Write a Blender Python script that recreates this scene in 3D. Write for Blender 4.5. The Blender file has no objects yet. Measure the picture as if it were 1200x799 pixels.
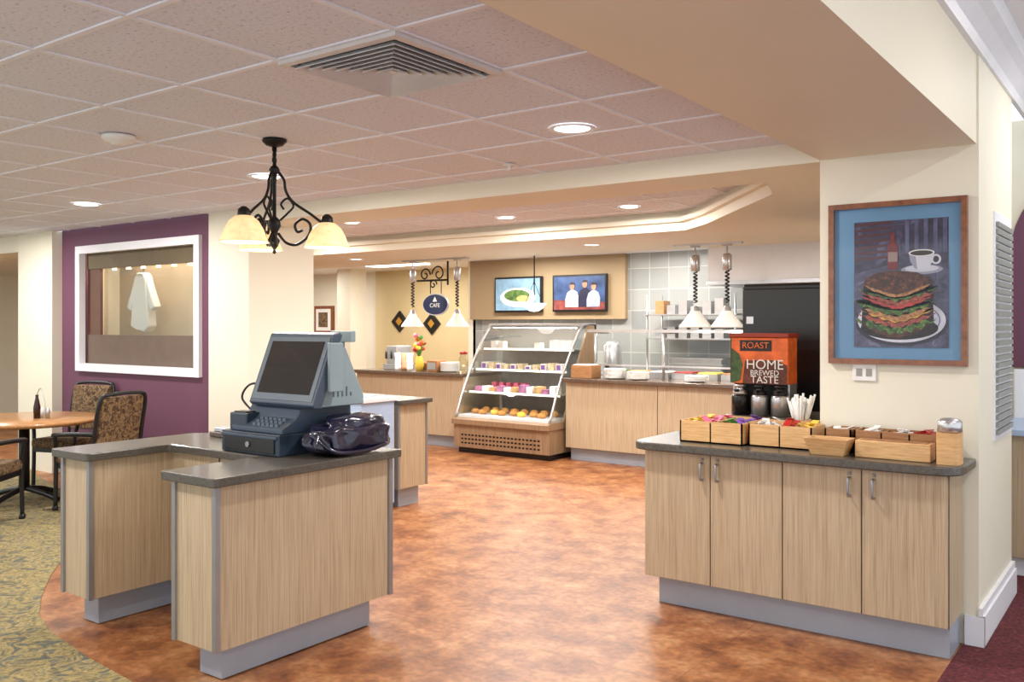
import bpy, bmesh, math, random
from mathutils import Vector, Matrix
random.seed(7)
S=bpy.context.scene
COL=S.collection

# ---------------- materials ----------------
def lin(c):
    o=[]
    for v in c[:3]:
        v=v/255.0
        o.append(v/12.92 if v<=0.04045 else ((v+0.055)/1.055)**2.4)
    return (o[0],o[1],o[2],1)
MATS={}
def _base(name):
    m=bpy.data.materials.new(name); m.use_nodes=True
    nt=m.node_tree; b=nt.nodes.get('Principled BSDF')
    return m,nt,b
def mat(name,c,rough=0.5,metal=0.0,emis=0.0,ecol=None,var=0.06,vscale=8,bump=0.0,bscale=60,spec=0.5,coat=0,sc=(1,1,1)):
    if name in MATS: return MATS[name]
    m,nt,b=_base(name)
    b.inputs['Roughness'].default_value=rough
    b.inputs['Metallic'].default_value=metal
    b.inputs['Specular IOR Level'].default_value=spec
    b.inputs['Coat Weight'].default_value=coat
    g=nt.nodes.new('ShaderNodeNewGeometry')
    mp=nt.nodes.new('ShaderNodeVectorMath'); mp.operation='MULTIPLY'; mp.inputs[1].default_value=sc
    nt.links.new(g.outputs['Position'],mp.inputs[0])
    n=nt.nodes.new('ShaderNodeTexNoise'); n.inputs['Scale'].default_value=vscale; n.inputs['Detail'].default_value=4
    nt.links.new(mp.outputs[0],n.inputs['Vector'])
    r=nt.nodes.new('ShaderNodeValToRGB')
    L=lin(c)
    r.color_ramp.elements[0].position=0.3; r.color_ramp.elements[1].position=0.7
    r.color_ramp.elements[0].color=(L[0]*(1-var),L[1]*(1-var),L[2]*(1-var),1)
    r.color_ramp.elements[1].color=(min(1,L[0]*(1+var)),min(1,L[1]*(1+var)),min(1,L[2]*(1+var)),1)
    nt.links.new(n.outputs['Fac'],r.inputs['Fac'])
    nt.links.new(r.outputs['Color'],b.inputs['Base Color'])
    if emis>0:
        b.inputs['Emission Color'].default_value=lin(ecol or c); b.inputs['Emission Strength'].default_value=emis
    if bump>0:
        n2=nt.nodes.new('ShaderNodeTexNoise'); n2.inputs['Scale'].default_value=bscale; n2.inputs['Detail'].default_value=5
        nt.links.new(mp.outputs[0],n2.inputs['Vector'])
        bp=nt.nodes.new('ShaderNodeBump'); bp.inputs['Strength'].default_value=bump; bp.inputs['Distance'].default_value=0.01
        nt.links.new(n2.outputs['Fac'],bp.inputs['Height']); nt.links.new(bp.outputs['Normal'],b.inputs['Normal'])
    MATS[name]=m; return m
def rampmat(name,stops,scale=5,rough=0.5,sc=(1,1,1),detail=6,kind='noise',mix2=None,bump=0,coat=0,metal=0,distort=0,seam=None,spec=0.5):
    """stops: [(pos,rgb255)], mix2: (scale, sc, amount) second multiplicative noise, seam: (width, row) sheet joints"""
    m,nt,b=_base(name)
    b.inputs['Roughness'].default_value=rough; b.inputs['Coat Weight'].default_value=coat; b.inputs['Metallic'].default_value=metal
    b.inputs['Specular IOR Level'].default_value=spec
    g=nt.nodes.new('ShaderNodeNewGeometry')
    mp=nt.nodes.new('ShaderNodeVectorMath'); mp.operation='MULTIPLY'; mp.inputs[1].default_value=sc
    nt.links.new(g.outputs['Position'],mp.inputs[0])
    if kind=='noise':
        n=nt.nodes.new('ShaderNodeTexNoise'); n.inputs['Detail'].default_value=detail; n.inputs['Roughness'].default_value=0.65
        n.inputs['Distortion'].default_value=distort; out=n.outputs['Fac']
    else:
        n=nt.nodes.new('ShaderNodeTexVoronoi'); out=n.outputs['Distance']
    n.inputs['Scale'].default_value=scale
    nt.links.new(mp.outputs[0],n.inputs['Vector'])
    r=nt.nodes.new('ShaderNodeValToRGB'); cr=r.color_ramp
    while len(cr.elements)<len(stops): cr.elements.new(0.5)
    for e,(p,c) in zip(cr.elements,stops):
        e.position=p; e.color=lin(c)
    nt.links.new(out,r.inputs['Fac'])
    col=r.outputs['Color']
    def mul(col,other):
        mx=nt.nodes.new('ShaderNodeMix'); mx.data_type='RGBA'; mx.blend_type='MULTIPLY'; mx.inputs[0].default_value=1
        nt.links.new(col,mx.inputs[6]); nt.links.new(other,mx.inputs[7]); return mx.outputs[2]
    if mix2:
        mp2=nt.nodes.new('ShaderNodeVectorMath'); mp2.operation='MULTIPLY'; mp2.inputs[1].default_value=mix2[1]
        nt.links.new(g.outputs['Position'],mp2.inputs[0])
        n2=nt.nodes.new('ShaderNodeTexNoise'); n2.inputs['Scale'].default_value=mix2[0]; n2.inputs['Detail'].default_value=5
        nt.links.new(mp2.outputs[0],n2.inputs['Vector'])
        r2=nt.nodes.new('ShaderNodeValToRGB'); a=mix2[2]
        r2.color_ramp.elements[0].position=0.35;r2.color_ramp.elements[1].position=0.65
        r2.color_ramp.elements[0].color=(1-a,1-a,1-a,1); r2.color_ramp.elements[1].color=(1,1,1,1)
        nt.links.new(n2.outputs['Fac'],r2.inputs['Fac'])
        col=mul(col,r2.outputs['Color'])
    if seam:
        br=nt.nodes.new('ShaderNodeTexBrick'); br.offset=0.5; br.inputs['Scale'].default_value=1
        br.inputs['Brick Width'].default_value=seam[0]; br.inputs['Row Height'].default_value=seam[1]; br.inputs['Mortar Size'].default_value=0.004
        br.inputs['Color1'].default_value=(1,1,1,1); br.inputs['Color2'].default_value=(.93,.92,.91,1); br.inputs['Mortar'].default_value=(.72,.68,.64,1)
        nt.links.new(g.outputs['Position'],br.inputs['Vector']); col=mul(col,br.outputs['Color'])
    nt.links.new(col,b.inputs['Base Color'])
    if bump>0:
        bp=nt.nodes.new('ShaderNodeBump'); bp.inputs['Strength'].default_value=bump; bp.inputs['Distance'].default_value=0.01
        nt.links.new(out,bp.inputs['Height']); nt.links.new(bp.outputs['Normal'],b.inputs['Normal'])
    MATS[name]=m; return m
def tilemat(name,c1,c2,mortar,w,h,off=(0,0,0),rough=0.4,vertical=True):
    m,nt,b=_base(name); b.inputs['Roughness'].default_value=rough
    g=nt.nodes.new('ShaderNodeNewGeometry'); sp=nt.nodes.new('ShaderNodeSeparateXYZ'); cb=nt.nodes.new('ShaderNodeCombineXYZ')
    nt.links.new(g.outputs['Position'],sp.inputs[0])
    nt.links.new(sp.outputs['X'],cb.inputs['X']); nt.links.new(sp.outputs['Z' if vertical else 'Y'],cb.inputs['Y'])
    br=nt.nodes.new('ShaderNodeTexBrick'); br.offset=0; br.inputs['Scale'].default_value=1
    br.inputs['Brick Width'].default_value=w; br.inputs['Row Height'].default_value=h; br.inputs['Mortar Size'].default_value=0.006
    br.inputs['Color1'].default_value=lin(c1); br.inputs['Color2'].default_value=lin(c2); br.inputs['Mortar'].default_value=lin(mortar)
    nt.links.new(cb.outputs[0],br.inputs['Vector']); nt.links.new(br.outputs['Color'],b.inputs['Base Color'])
    return m
def glassmat(name,tint=(1,1,1),refl=0.12):
    m=bpy.data.materials.new(name); m.use_nodes=True; nt=m.node_tree; nt.nodes.clear()
    o=nt.nodes.new('ShaderNodeOutputMaterial'); t=nt.nodes.new('ShaderNodeBsdfTransparent'); t.inputs[0].default_value=(*tint,1)
    gl=nt.nodes.new('ShaderNodeBsdfGlossy'); gl.inputs['Roughness'].default_value=0.03
    fr=nt.nodes.new('ShaderNodeLayerWeight'); fr.inputs[0].default_value=0.25
    ma=nt.nodes.new('ShaderNodeMath'); ma.operation='MULTIPLY_ADD'; ma.inputs[1].default_value=0.4; ma.inputs[2].default_value=refl*0.3
    mx=nt.nodes.new('ShaderNodeMixShader')
    nt.links.new(fr.outputs['Fresnel'],ma.inputs[0]); nt.links.new(ma.outputs[0],mx.inputs[0])
    nt.links.new(t.outputs[0],mx.inputs[1]); nt.links.new(gl.outputs[0],mx.inputs[2]); nt.links.new(mx.outputs[0],o.inputs[0])
    return m

cream=mat('paint_cream',(228,222,203),0.6,var=0.02,vscale=2)
creamd=mat('paint_soffit_tan',(228,219,197),0.6,var=0.02,vscale=2)
purple=mat('paint_purple',(104,62,84),0.6,var=0.04,vscale=2)
white=mat('paint_white_trim',(234,234,238),0.4,var=0.02)
tanw=mat('paint_tan',(162,138,104),0.6,var=0.03,vscale=2)
yellow=mat('paint_yellow',(208,190,146),0.6,var=0.03,vscale=2)
wood=rampmat('laminate_light_oak',[(0.25,(158,130,100)),(0.42,(192,168,136)),(0.75,(210,190,160))],scale=1,sc=(95,95,1.6),rough=0.45,detail=8,mix2=(1,(260,260,4),0.26))
woodline=mat('door_gap_shadow',(70,52,36),0.8)
bamboo=rampmat('bamboo',[(0.3,(196,146,92)),(0.7,(230,188,132))],scale=1,sc=(10,10,120),rough=0.45)
bamboo2=rampmat('bamboo_dark',[(0.3,(140,95,58)),(0.7,(176,128,84))],scale=1,sc=(10,10,90),rough=0.45)
stone=rampmat('countertop_dark',[(0.3,(66,62,57)),(0.7,(95,90,82))],scale=60,rough=0.28,coat=0.15)
stoneb=rampmat('countertop_brown',[(0.3,(74,58,48)),(0.7,(110,90,74))],scale=60,rough=0.2,coat=0.3)
kick=mat('kick_grey_blue',(162,170,182),0.35,0.2,var=0.03)
alu=mat('brushed_aluminium',(158,158,160),0.35,0.6,var=0.05)
steel=mat('stainless_steel',(196,196,198),0.3,0.8,var=0.05)
steell=mat('light_steel_panel',(172,192,220),0.4,0.0,var=0.04)
casegrey=mat('case_liner_grey',(150,152,150),0.35,0.4,var=0.1)
black=mat('black_plastic',(18,18,20),0.35,var=0.1)
iron=mat('wrought_iron',(30,26,24),0.45,0.5,var=0.2)
slate=mat('slate_plastic',(60,74,90),0.4,var=0.05)
slated=mat('slate_plastic_dark',(40,52,66),0.35,var=0.05)
slatem=mat('slate_plastic_mid',(84,98,110),0.4,var=0.05)
slatel=mat('slate_plastic_light',(134,150,156),0.45,var=0.05)
screen=mat('screen_glass',(36,34,36),0.08,var=0.1,coat=0.6)
vinyl=mat('vinyl_cover',(24,22,46),0.22,var=0.3,bump=0.5,bscale=14,coat=0.4)
tileceil=rampmat('acoustic_tile',[(0.28,(150,150,158)),(0.42,(220,222,232)),(0.8,(230,232,242))],scale=60,rough=0.95,detail=4,bump=0.4)
tbar=mat('tbar_white',(230,232,240),0.5,var=0.01)
floorm=rampmat('linoleum_rust',[(0.32,(116,68,40)),(0.44,(152,94,54)),(0.54,(176,117,71)),(0.70,(200,148,102))],scale=4.2,rough=0.42,detail=15,mix2=(26,(1,1,1),0.33),distort=0.25,seam=(3.6,1.83),spec=0.4)
carpL=rampmat('carpet_moss_pattern',[(0.34,(92,96,90)),(0.45,(136,122,82)),(0.54,(172,152,100)),(0.60,(140,130,94)),(0.68,(110,110,98))],scale=9,rough=0.95,detail=2,mix2=(60,(1,1,1),0.35),bump=0.3,distort=2.0)
carpR=rampmat('carpet_maroon',[(0.35,(66,20,28)),(0.6,(104,38,44)),(0.75,(120,66,60))],scale=55,rough=0.95,detail=2,bump=0.3)
fabric=rampmat('chair_fabric_pattern',[(0.38,(64,46,34)),(0.5,(104,80,56)),(0.58,(146,122,84)),(0.66,(84,60,44))],scale=30,rough=0.9,detail=2,distort=1)
tablewood=rampmat('table_wood',[(0.3,(158,108,62)),(0.7,(190,140,88))],scale=1,sc=(4,40,4),rough=0.3,coat=0.3)
framewood=rampmat('frame_walnut',[(0.3,(104,58,34)),(0.7,(148,92,56))],scale=1,sc=(20,20,20),rough=0.3,coat=0.3)
bronze=rampmat('bronze_laminate',[(0.3,(140,114,88)),(0.7,(174,144,112))],scale=1,sc=(60,60,2),rough=0.35,metal=0.2)
slatetile=tilemat('wall_tile_slate',(160,160,154),(134,136,134),(184,182,176),0.30,0.30,rough=0.35)
glass=glassmat('clear_glass',(0.97,0.99,0.98))
lampw=mat('lamp_lens',(255,250,240),0.5,emis=5,ecol=(255,248,236))
shadem=mat('alabaster_shade',(240,216,174),0.5,emis=0.5,ecol=(255,206,136),var=0.2,vscale=30)
heatglow=mat('heat_lamp_glow',(255,240,210),0.5,emis=4,ecol=(255,238,200))
green=mat('lettuce_green',(84,140,52),0.6,var=0.4,vscale=60)
redm=mat('red_glossy',(170,34,30),0.35,var=0.2)
orange=mat('orange_sign',(222,104,40),0.45,var=0.25,vscale=14)
pink=mat('pink_packets',(226,110,140),0.5,var=0.3,vscale=60)
paper=mat('white_paper',(232,230,226),0.6,var=0.03)
purpk=mat('purple_packets',(120,80,160),0.5,var=0.3,vscale=60)
crust=mat('pastry_crust',(200,140,70),0.6,var=0.3,vscale=40,bump=0.4)
packy=mat('yellow_packets',(236,200,80),0.5,var=0.2,vscale=60)

# ---------------- geometry helpers ----------------
CUR=None
def reg(o):
    COL.objects.link(o)
    if CUR is not None: CUR.append(o)
    return o
def mesh(name,verts,faces,m,smooth=False):
    me=bpy.data.meshes.new(name); me.from_pydata([tuple(v) for v in verts],[],faces); me.update()
    bm=bmesh.new(); bm.from_mesh(me); bmesh.ops.recalc_face_normals(bm,faces=bm.faces); bm.to_mesh(me); bm.free()
    if m is not None: me.materials.append(m)
    if smooth:
        for p in me.polygons: p.use_smooth=True
    return reg(bpy.data.objects.new(name,me))
def box(name,x0,x1,y0,y1,z0,z1,m,bev=0.0,seg=2):
    bm=bmesh.new(); bmesh.ops.create_cube(bm,size=1)
    for v in bm.verts:
        v.co=Vector((x0+(v.co.x+.5)*(x1-x0),y0+(v.co.y+.5)*(y1-y0),z0+(v.co.z+.5)*(z1-z0)))
    if bev>0: bmesh.ops.bevel(bm,geom=list(bm.edges),offset=bev,segments=seg,profile=0.5,affect='EDGES')
    bmesh.ops.recalc_face_normals(bm,faces=bm.faces)
    me=bpy.data.meshes.new(name); bm.to_mesh(me); bm.free(); me.materials.append(m)
    return reg(bpy.data.objects.new(name,me))
def boxes(name,lst,m):
    V=[];F=[]
    for (x0,x1,y0,y1,z0,z1) in lst:
        b=len(V)
        V+=[(x0,y0,z0),(x1,y0,z0),(x1,y1,z0),(x0,y1,z0),(x0,y0,z1),(x1,y0,z1),(x1,y1,z1),(x0,y1,z1)]
        F+=[(b,b+3,b+2,b+1),(b+4,b+5,b+6,b+7),(b,b+1,b+5,b+4),(b+1,b+2,b+6,b+5),(b+2,b+3,b+7,b+6),(b+3,b,b+4,b+7)]
    return mesh(name,V,F,m)
def prism(name,pts,axis,a0,a1,m,bev=0):
    def P(p,a):
        if axis=='X': return (a,p[0],p[1])
        if axis=='Y': return (p[0],a,p[1])
        return (p[0],p[1],a)
    n=len(pts); V=[P(p,a0) for p in pts]+[P(p,a1) for p in pts]
    F=[tuple(range(n-1,-1,-1)),tuple(range(n,2*n))]+[(i,(i+1)%n,n+(i+1)%n,n+i) for i in range(n)]
    o=mesh(name,V,F,m)
    if bev>0:
        bm=bmesh.new(); bm.from_mesh(o.data); bmesh.ops.bevel(bm,geom=list(bm.edges),offset=bev,segments=2,profile=0.5,affect='EDGES'); bm.to_mesh(o.data); bm.free()
    return o
def rounded(pts,rads,n=6):
    out=[]
    N=len(pts)
    for i,(p,r) in enumerate(zip(pts,rads)):
        p=Vector(p)
        if r<=0: out.append(tuple(p)); continue
        a=(Vector(pts[i-1])-p).normalized(); b=(Vector(pts[(i+1)%N])-p).normalized()
        p0=p+a*r; p1=p+b*r
        for k in range(n+1):
            t=k/n; out.append(tuple((1-t)**2*p0+2*t*(1-t)*p+t*t*p1))
    return out
def lathe(name,prof,loc,m,seg=28,smooth=True,ax='Z'):
    V=[];F=[]
    for (r,z) in prof:
        for k in range(seg):
            a=2*math.pi*k/seg
            v=(r*math.cos(a),r*math.sin(a),z)
            if ax=='Y': v=(v[0],v[2],v[1])
            if ax=='X': v=(v[2],v[0],v[1])
            V.append((loc[0]+v[0],loc[1]+v[1],loc[2]+v[2]))
    for i in range(len(prof)-1):
        for k in range(seg):
            F.append((i*seg+k,i*seg+(k+1)%seg,(i+1)*seg+(k+1)%seg,(i+1)*seg+k))
    if prof[0][0]>1e-5: F.append(tuple(range(seg-1,-1,-1)))
    if prof[-1][0]>1e-5: F.append(tuple(range((len(prof)-1)*seg,len(prof)*seg)))
    o=mesh(name,V,F,m,smooth=False)
    if smooth:
        for p in o.data.polygons: p.use_smooth=len(p.vertices)==4
    return o
def shell(name,prof,loc,m,seg=28):
    """open lathe without caps"""
    V=[];F=[]
    for (r,z) in prof:
        for k in range(seg):
            a=2*math.pi*k/seg; V.append((loc[0]+r*math.cos(a),loc[1]+r*math.sin(a),loc[2]+z))
    for i in range(len(prof)-1):
        for k in range(seg): F.append((i*seg+k,i*seg+(k+1)%seg,(i+1)*seg+(k+1)%seg,(i+1)*seg+k))
    return mesh(name,V,F,m,smooth=True)
def cyl(name,x,y,z0,z1,r,m,seg=24):
    return lathe(name,[(r,z0),(r,z1)],(x,y,0),m,seg)
def smoothpts(pts,n=6):
    P=[Vector(p) for p in pts]; out=[]
    for i in range(len(P)-1):
        p0=P[max(i-1,0)];p1=P[i];p2=P[i+1];p3=P[min(i+2,len(P)-1)]
        for k in range(n):
            t=k/n
            out.append(0.5*((2*p1)+(-p0+p2)*t+(2*p0-5*p1+4*p2-p3)*t*t+(-p0+3*p1-3*p2+p3)*t**3))
    out.append(P[-1]); return out
def tube(name,pts,r,m,seg=8,sm=True,n=6):
    P=smoothpts(pts,n) if sm else [Vector(p) for p in pts]
    V=[];F=[]; up=None
    for i,p in enumerate(P):
        d=(P[min(i+1,len(P)-1)]-P[max(i-1,0)]).normalized()
        if up is None:
            up=Vector((0,0,1)) if abs(d.z)<0.9 else Vector((1,0,0))
        u=(up-d*up.dot(d)).normalized(); w=d.cross(u); up=u
        for k in range(seg):
            a=2*math.pi*k/seg; V.append(p+u*(r*math.cos(a))+w*(r*math.sin(a)))
    for i in range(len(P)-1):
        for k in range(seg): F.append((i*seg+k,i*seg+(k+1)%seg,(i+1)*seg+(k+1)%seg,(i+1)*seg+k))
    F.append(tuple(range(seg-1,-1,-1))); F.append(tuple(range((len(P)-1)*seg,len(P)*seg)))
    return mesh(name,V,F,m,smooth=True)
def ell(name,c,r,m,seg=16,rings=10,p=1.0,fn=None):
    """ellipsoid / superellipsoid"""
    V=[];F=[]
    def sp(v): return math.copysign(abs(v)**p,v)
    for i in range(rings+1):
        th=math.pi*i/rings
        for k in range(seg):
            ph=2*math.pi*k/seg
            v=Vector((sp(math.sin(th))*sp(math.cos(ph)),sp(math.sin(th))*sp(math.sin(ph)),sp(math.cos(th))))
            if fn: v=fn(v)
            V.append((c[0]+r[0]*v.x,c[1]+r[1]*v.y,c[2]+r[2]*v.z))
    for i in range(rings):
        for k in range(seg): F.append((i*seg+k,i*seg+(k+1)%seg,(i+1)*seg+(k+1)%seg,(i+1)*seg+k))
    o=mesh(name,V,F,m,smooth=True)
    bm=bmesh.new(); bm.from_mesh(o.data); bmesh.ops.remove_doubles(bm,verts=bm.verts,dist=1e-5); bmesh.ops.recalc_face_normals(bm,faces=bm.faces); bm.to_mesh(o.data); bm.free()
    for q in o.data.polygons: q.use_smooth=True
    return o
def flatY(name,pts,y,m,th=0.002):
    return prism(name,pts,'Y',y-th,y,m)
def ellpts(cx,cz,rx,rz,n=28,a0=0,a1=2*math.pi,rot=0):
    out=[]
    full=abs(a1-a0-2*math.pi)<1e-6
    for i in range(n if full else n+1):
        a=a0+(a1-a0)*i/n
        x=rx*math.cos(a);z=rz*math.sin(a)
        out.append((cx+x*math.cos(rot)-z*math.sin(rot),cz+x*math.sin(rot)+z*math.cos(rot)))
    return out
def text(name,body,loc,size,m,rot=(math.pi/2,0,0)):
    cu=bpy.data.curves.new(name,'FONT'); cu.body=body; cu.size=size; cu.extrude=0.001; cu.align_x='CENTER'; cu.align_y='CENTER'
    cu.materials.append(m); o=bpy.data.objects.new(name,cu); o.location=loc; o.rotation_euler=rot
    return reg(o)
class G:
    def __init__(s,name,loc=None,rot=0,local=False): s.name=name;s.loc=loc;s.rot=rot;s.local=local
    def __enter__(s):
        global CUR; s.prev=CUR; CUR=[]; s.parts=CUR; return s
    def __exit__(s,*a):
        global CUR
        parts=s.parts; CUR=s.prev
        if a[0]: return False
        e=bpy.data.objects.new(s.name,None); e.empty_display_size=0.1; COL.objects.link(e)
        if s.local:
            e.location=s.loc; e.rotation_euler=(0,0,s.rot)
            for p in parts: p.parent=e
        else:
            mn=[1e9]*3;mx=[-1e9]*3
            for p in parts:
                for v in p.bound_box:
                    for i in range(3):
                        w=v[i]+p.location[i]; mn[i]=min(mn[i],w);mx[i]=max(mx[i],w)
            L=Vector(((mn[0]+mx[0])/2,(mn[1]+mx[1])/2,mn[2])); e.location=L
            for p in parts: p.parent=e; p.matrix_parent_inverse=Matrix.Translation(-L)
        s.empty=e
def light(name,loc,energy,size=0.2,color=(1,0.97,0.94),shape='DISK',sy=None,rot=(0,0,0),kind='AREA'):
    l=bpy.data.lights.new(name,kind); l.energy=energy; l.color=color
    if kind=='AREA':
        l.shape=shape; l.size=size
        if sy: l.size_y=sy
    else: l.shadow_soft_size=size
    o=bpy.data.objects.new(name,l); o.location=loc; o.rotation_euler=rot; COL.objects.link(o)
    return o

# ---------------- room shell ----------------
box('floor',-17,3,-2,14,-0.1,0,floorm)
cpts=[(-2.2,-2),(-2.5,0.8),(-2.9,1.9),(-3.3,2.17),(-3.75,2.25),(-4.2,2.29),(-4.7,2.37),(-5.0,2.46),(-5.34,2.64),(-5.75,2.9),(-6.09,3.16),(-6.5,3.6),(-7.0,4.1),(-7.8,4.42),(-8.8,4.5),(-9.7,4.75),(-10.4,4.96),(-17,5.0),(-17,-2)]
prism('carpet_moss',cpts,'Z',0.0,0.006,carpL)
prism('carpet_maroon',[(-0.85,-2),(3,-2),(3,9),(-1.44,9),(-1.44,6.12),(-0.75,6.12),(-0.75,4.95),(-0.85,4.95)],'Z',0.0,0.006,carpR)
# ceilings
box('ceiling',-17,-1.56,-2,4.97,2.60,2.72,tileceil)
bars=[]
x=-2.14
while x>-17: bars.append((x-.012,x+.012,-2,4.97,2.594,2.601)); x-=0.61
y=2.25-0.61*7
while y<4.97: bars.append((-17,-1.56,y-.012,y+.012,2.5935,2.601)); y+=0.61
boxes('trim_ceiling_grid',bars,tbar)
box('soffit_main',-1.56,-0.79,-2,4.98,2.49,3.1,creamd)
box('beam_front',-6.46,-1.56,4.97,5.5,2.48,2.95,cream)
box('ceiling_right',-0.79,3,-2,9,3.1,3.2,white)
box('ceiling_tray',-10.6,-2.0,5.45,7.9,2.66,2.72,tileceil)
bars=[]
x=-2.3
while x>-10.5: bars.append((x-.012,x+.012,5.5,7.85,2.654,2.661)); x-=0.61
y=5.7
while y<7.85: bars.append((-10.5,-2.05,y-.012,y+.012,2.6535,2.661)); y+=0.61
boxes('trim_tray_grid',bars,tbar)
prism('beam_tray_right',[(-2.05,5.5),(-1.5,5.5),(-1.5,9.7),(-3.7,9.7),(-3.7,7.8),(-3.3,7.4),(-2.2,6.0)],'Z',2.48,2.9,cream)
box('beam_tray_far',-17,-3.7,7.8,9.7,2.48,2.9,cream)
box('beam_tray_left',-17,-10.5,5.5,7.8,2.48,2.9,cream)
prism('trim_tray_corner',[(-2.11,5.5),(-2.26,6.0),(-3.36,7.4),(-3.73,7.74),(-3.7,7.8),(-3.3,7.4),(-2.2,6.0),(-2.05,5.5)],'Z',2.56,2.6,cream)
box('trim_tray_far',-10.5,-3.7,7.74,7.8,2.56,2.6,cream)
box('ceiling_kitchen',-17,-1.5,9.7,14,2.62,2.72,white)
# walls
box('wall_pier',-1.56,-0.78,4.98,6.1,0,3.1,cream)
box('wall_service_right',-1.56,-1.46,6.1,12.0,0,2.9,cream)
box('wall_kitchen_back',-9.2,-1.5,11.5,11.65,0,2.7,slatetile)
box('wall_menu_panel',-9.2,-6.35,11.42,11.5,1.68,2.62,tanw)
box('wall_far',-17,-9.2,12.6,12.75,0,2.7,cream)
box('wall_far_accent',-12.4,-9.2,12.5,12.6,0,2.62,yellow)
box('wall_far_return',-9.3,-9.15,11.5,12.6,0,2.7,cream)
box('wall_far_pillar',-12.5,-12.15,11.6,12.0,0,2.7,cream)
box('wall_left',-17.1,-17,-2,14,0,2.9,cream)
box('wall_dining_back',-17,-10.4,8.6,8.75,0,2.9,cream)
box('trim_chair_rail',-17,-10.4,8.55,8.6,0.76,0.84,framewood)
box('wall_pillar',-10.47,-9.72,4.92,5.5,0,2.6,cream)
box('wall_column',-7.03,-6.46,4.97,5.7,0,2.9,cream)
box('beam_left',-17,-10.47,4.97,5.4,2.42,2.6,cream)
wx0,wx1,wz0,wz1=-9.36,-7.23,1.13,2.40
boxes('wall_purple',[(-9.72,-7.03,5.03,5.18,0,wz0),(-9.72,-7.03,5.03,5.18,wz1,2.62),(-9.72,wx0,5.03,5.18,wz0,wz1),(wx1,-7.03,5.03,5.18,wz0,wz1)],purple)
boxes('baseboard_purple',[(-9.72,-7.03,5.01,5.03,0,0.12)],black)
with G('window_1'):
    w=0.06
    boxes('frame',[(wx0-.02,wx1+.02,4.99,5.06,wz1-w,wz1+.02),(wx0-.02,wx1+.02,4.99,5.06,wz0-.02,wz0+w),(wx0-.02,wx0+w,4.99,5.06,wz0+w,wz1-w),(wx1-w,wx1+.02,4.99,5.06,wz0+w,wz1-w)],white)
    box('lower_panel',wx0+w,wx1-w,5.075,5.12,wz0+.03,wz0+.36,mat('panel_taupe',(112,94,82),0.35,0.2))
    box('valance',wx0+w,wx1-w,5.075,5.12,wz1-.22,wz1-.03,mat('valance_olive',(104,90,66),0.7))
    box('side_panel',wx0+w,wx0+.3,5.09,5.12,wz0+.36,wz1-.22,mat('panel_brown',(100,70,56),0.5))
    box('pane',wx0+.3,wx1-w,5.13,5.135,wz0+.36,wz1-.22,glass)
box('display_niche_back',-9.6,-7.1,5.62,5.68,0.9,2.6,mat('niche_beige',(186,166,138),0.6,var=0.1,vscale=3))
boxes('wall_niche_sides',[(-9.66,-9.6,5.18,5.68,0.9,2.6),(-7.1,-7.04,5.18,5.68,0.9,2.6),(-9.6,-7.1,5.18,5.62,2.55,2.6),(-9.6,-7.1,5.18,5.62,.9,.95)],creamd)
with G('hanging_chef_coat'):
    cx=-8.70;cy=5.36
    prism('coat_body',[(cx-.10,2.08),(cx-.05,2.14),(cx+.05,2.14),(cx+.10,2.08),(cx+.13,1.85),(cx+.17,1.58),(cx+.08,1.52),(cx-.06,1.54),(cx-.17,1.58),(cx-.13,1.85)],'Y',cy-.05,cy+.05,paper,0.015)
    prism('sleeve_left',[(cx-.10,2.08),(cx-.26,1.78),(cx-.18,1.74),(cx-.11,1.9)],'Y',cy-.04,cy+.04,paper,0.01)
    prism('sleeve_right',[(cx+.10,2.08),(cx+.26,1.78),(cx+.18,1.74),(cx+.11,1.9)],'Y',cy-.04,cy+.04,paper,0.01)
    tube('hanger',[(cx,cy,2.13),(cx,cy,2.3),(cx,cy,2.55)],0.006,iron)
with G('track_lights'):
    box('bar',-9.2,-7.4,5.24,5.27,2.22,2.25,iron)
    for i in range(7): lathe('lamp_%d'%(i+1),[(.02,0),(.025,-.045),(0,-.04)],(-9.1+i*.27,5.27,2.22),heatglow,14)
light('niche_lamp',(-8.4,5.35,2.5),20,1.6,(1,0.84,0.66),'RECTANGLE',0.15)

# right wing
boxes('baseboard_pier',[(-0.78,-0.752,4.96,6.1,0,0.15),(-0.84,-0.752,4.955,4.979,0,0.15)],white)
boxes('baseboard_pier_cap',[(-0.78,-0.762,4.965,6.1,0.15,0.19)],white)
prism('trim_crown',[(-0.79,2.93),(-0.765,2.93),(-0.75,2.97),(-0.70,3.02),(-0.66,3.05),(-0.64,3.1),(-0.79,3.1)],'Y',-2,9,white)
with G('window_2'):
    box('frame',-0.78,-0.772,5.42,6.02,0.97,2.2,white)
    sl=[]
    z=1.0
    while z<2.15: sl.append((-0.772,-0.757,5.45,5.99,z,z+.026)); z+=.04
    boxes('louvers',sl,mat('louver_grey',(140,142,136),0.5))
box('wall_arch_back',-1.46,3,7.6,7.7,0,3.1,cream)
arch=[(-0.98,1.28),(0.42,1.28)]+[(-0.28+0.70*math.cos(a),2.1+0.70*math.sin(a)) for a in [math.pi*i/20 for i in range(21)]]
prism('wall_arch_niche',arch,'Y',7.57,7.6,purple)
with G('side_cabinet'):
    box('body',-0.86,1.2,6.45,7.2,0.13,0.9,wood,.004)
    box('kick',-0.84,1.18,6.52,7.2,0.007,0.13,white)
    box('top',-0.91,1.25,6.4,7.25,0.9,0.94,steell,.004)
    boxes('door_gap',[(-0.2,-0.195,6.445,6.45,0.14,0.88)],woodline)
    boxes('backsplash',[(-0.91,1.25,7.25,7.28,0.94,1.28)],white)

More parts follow.
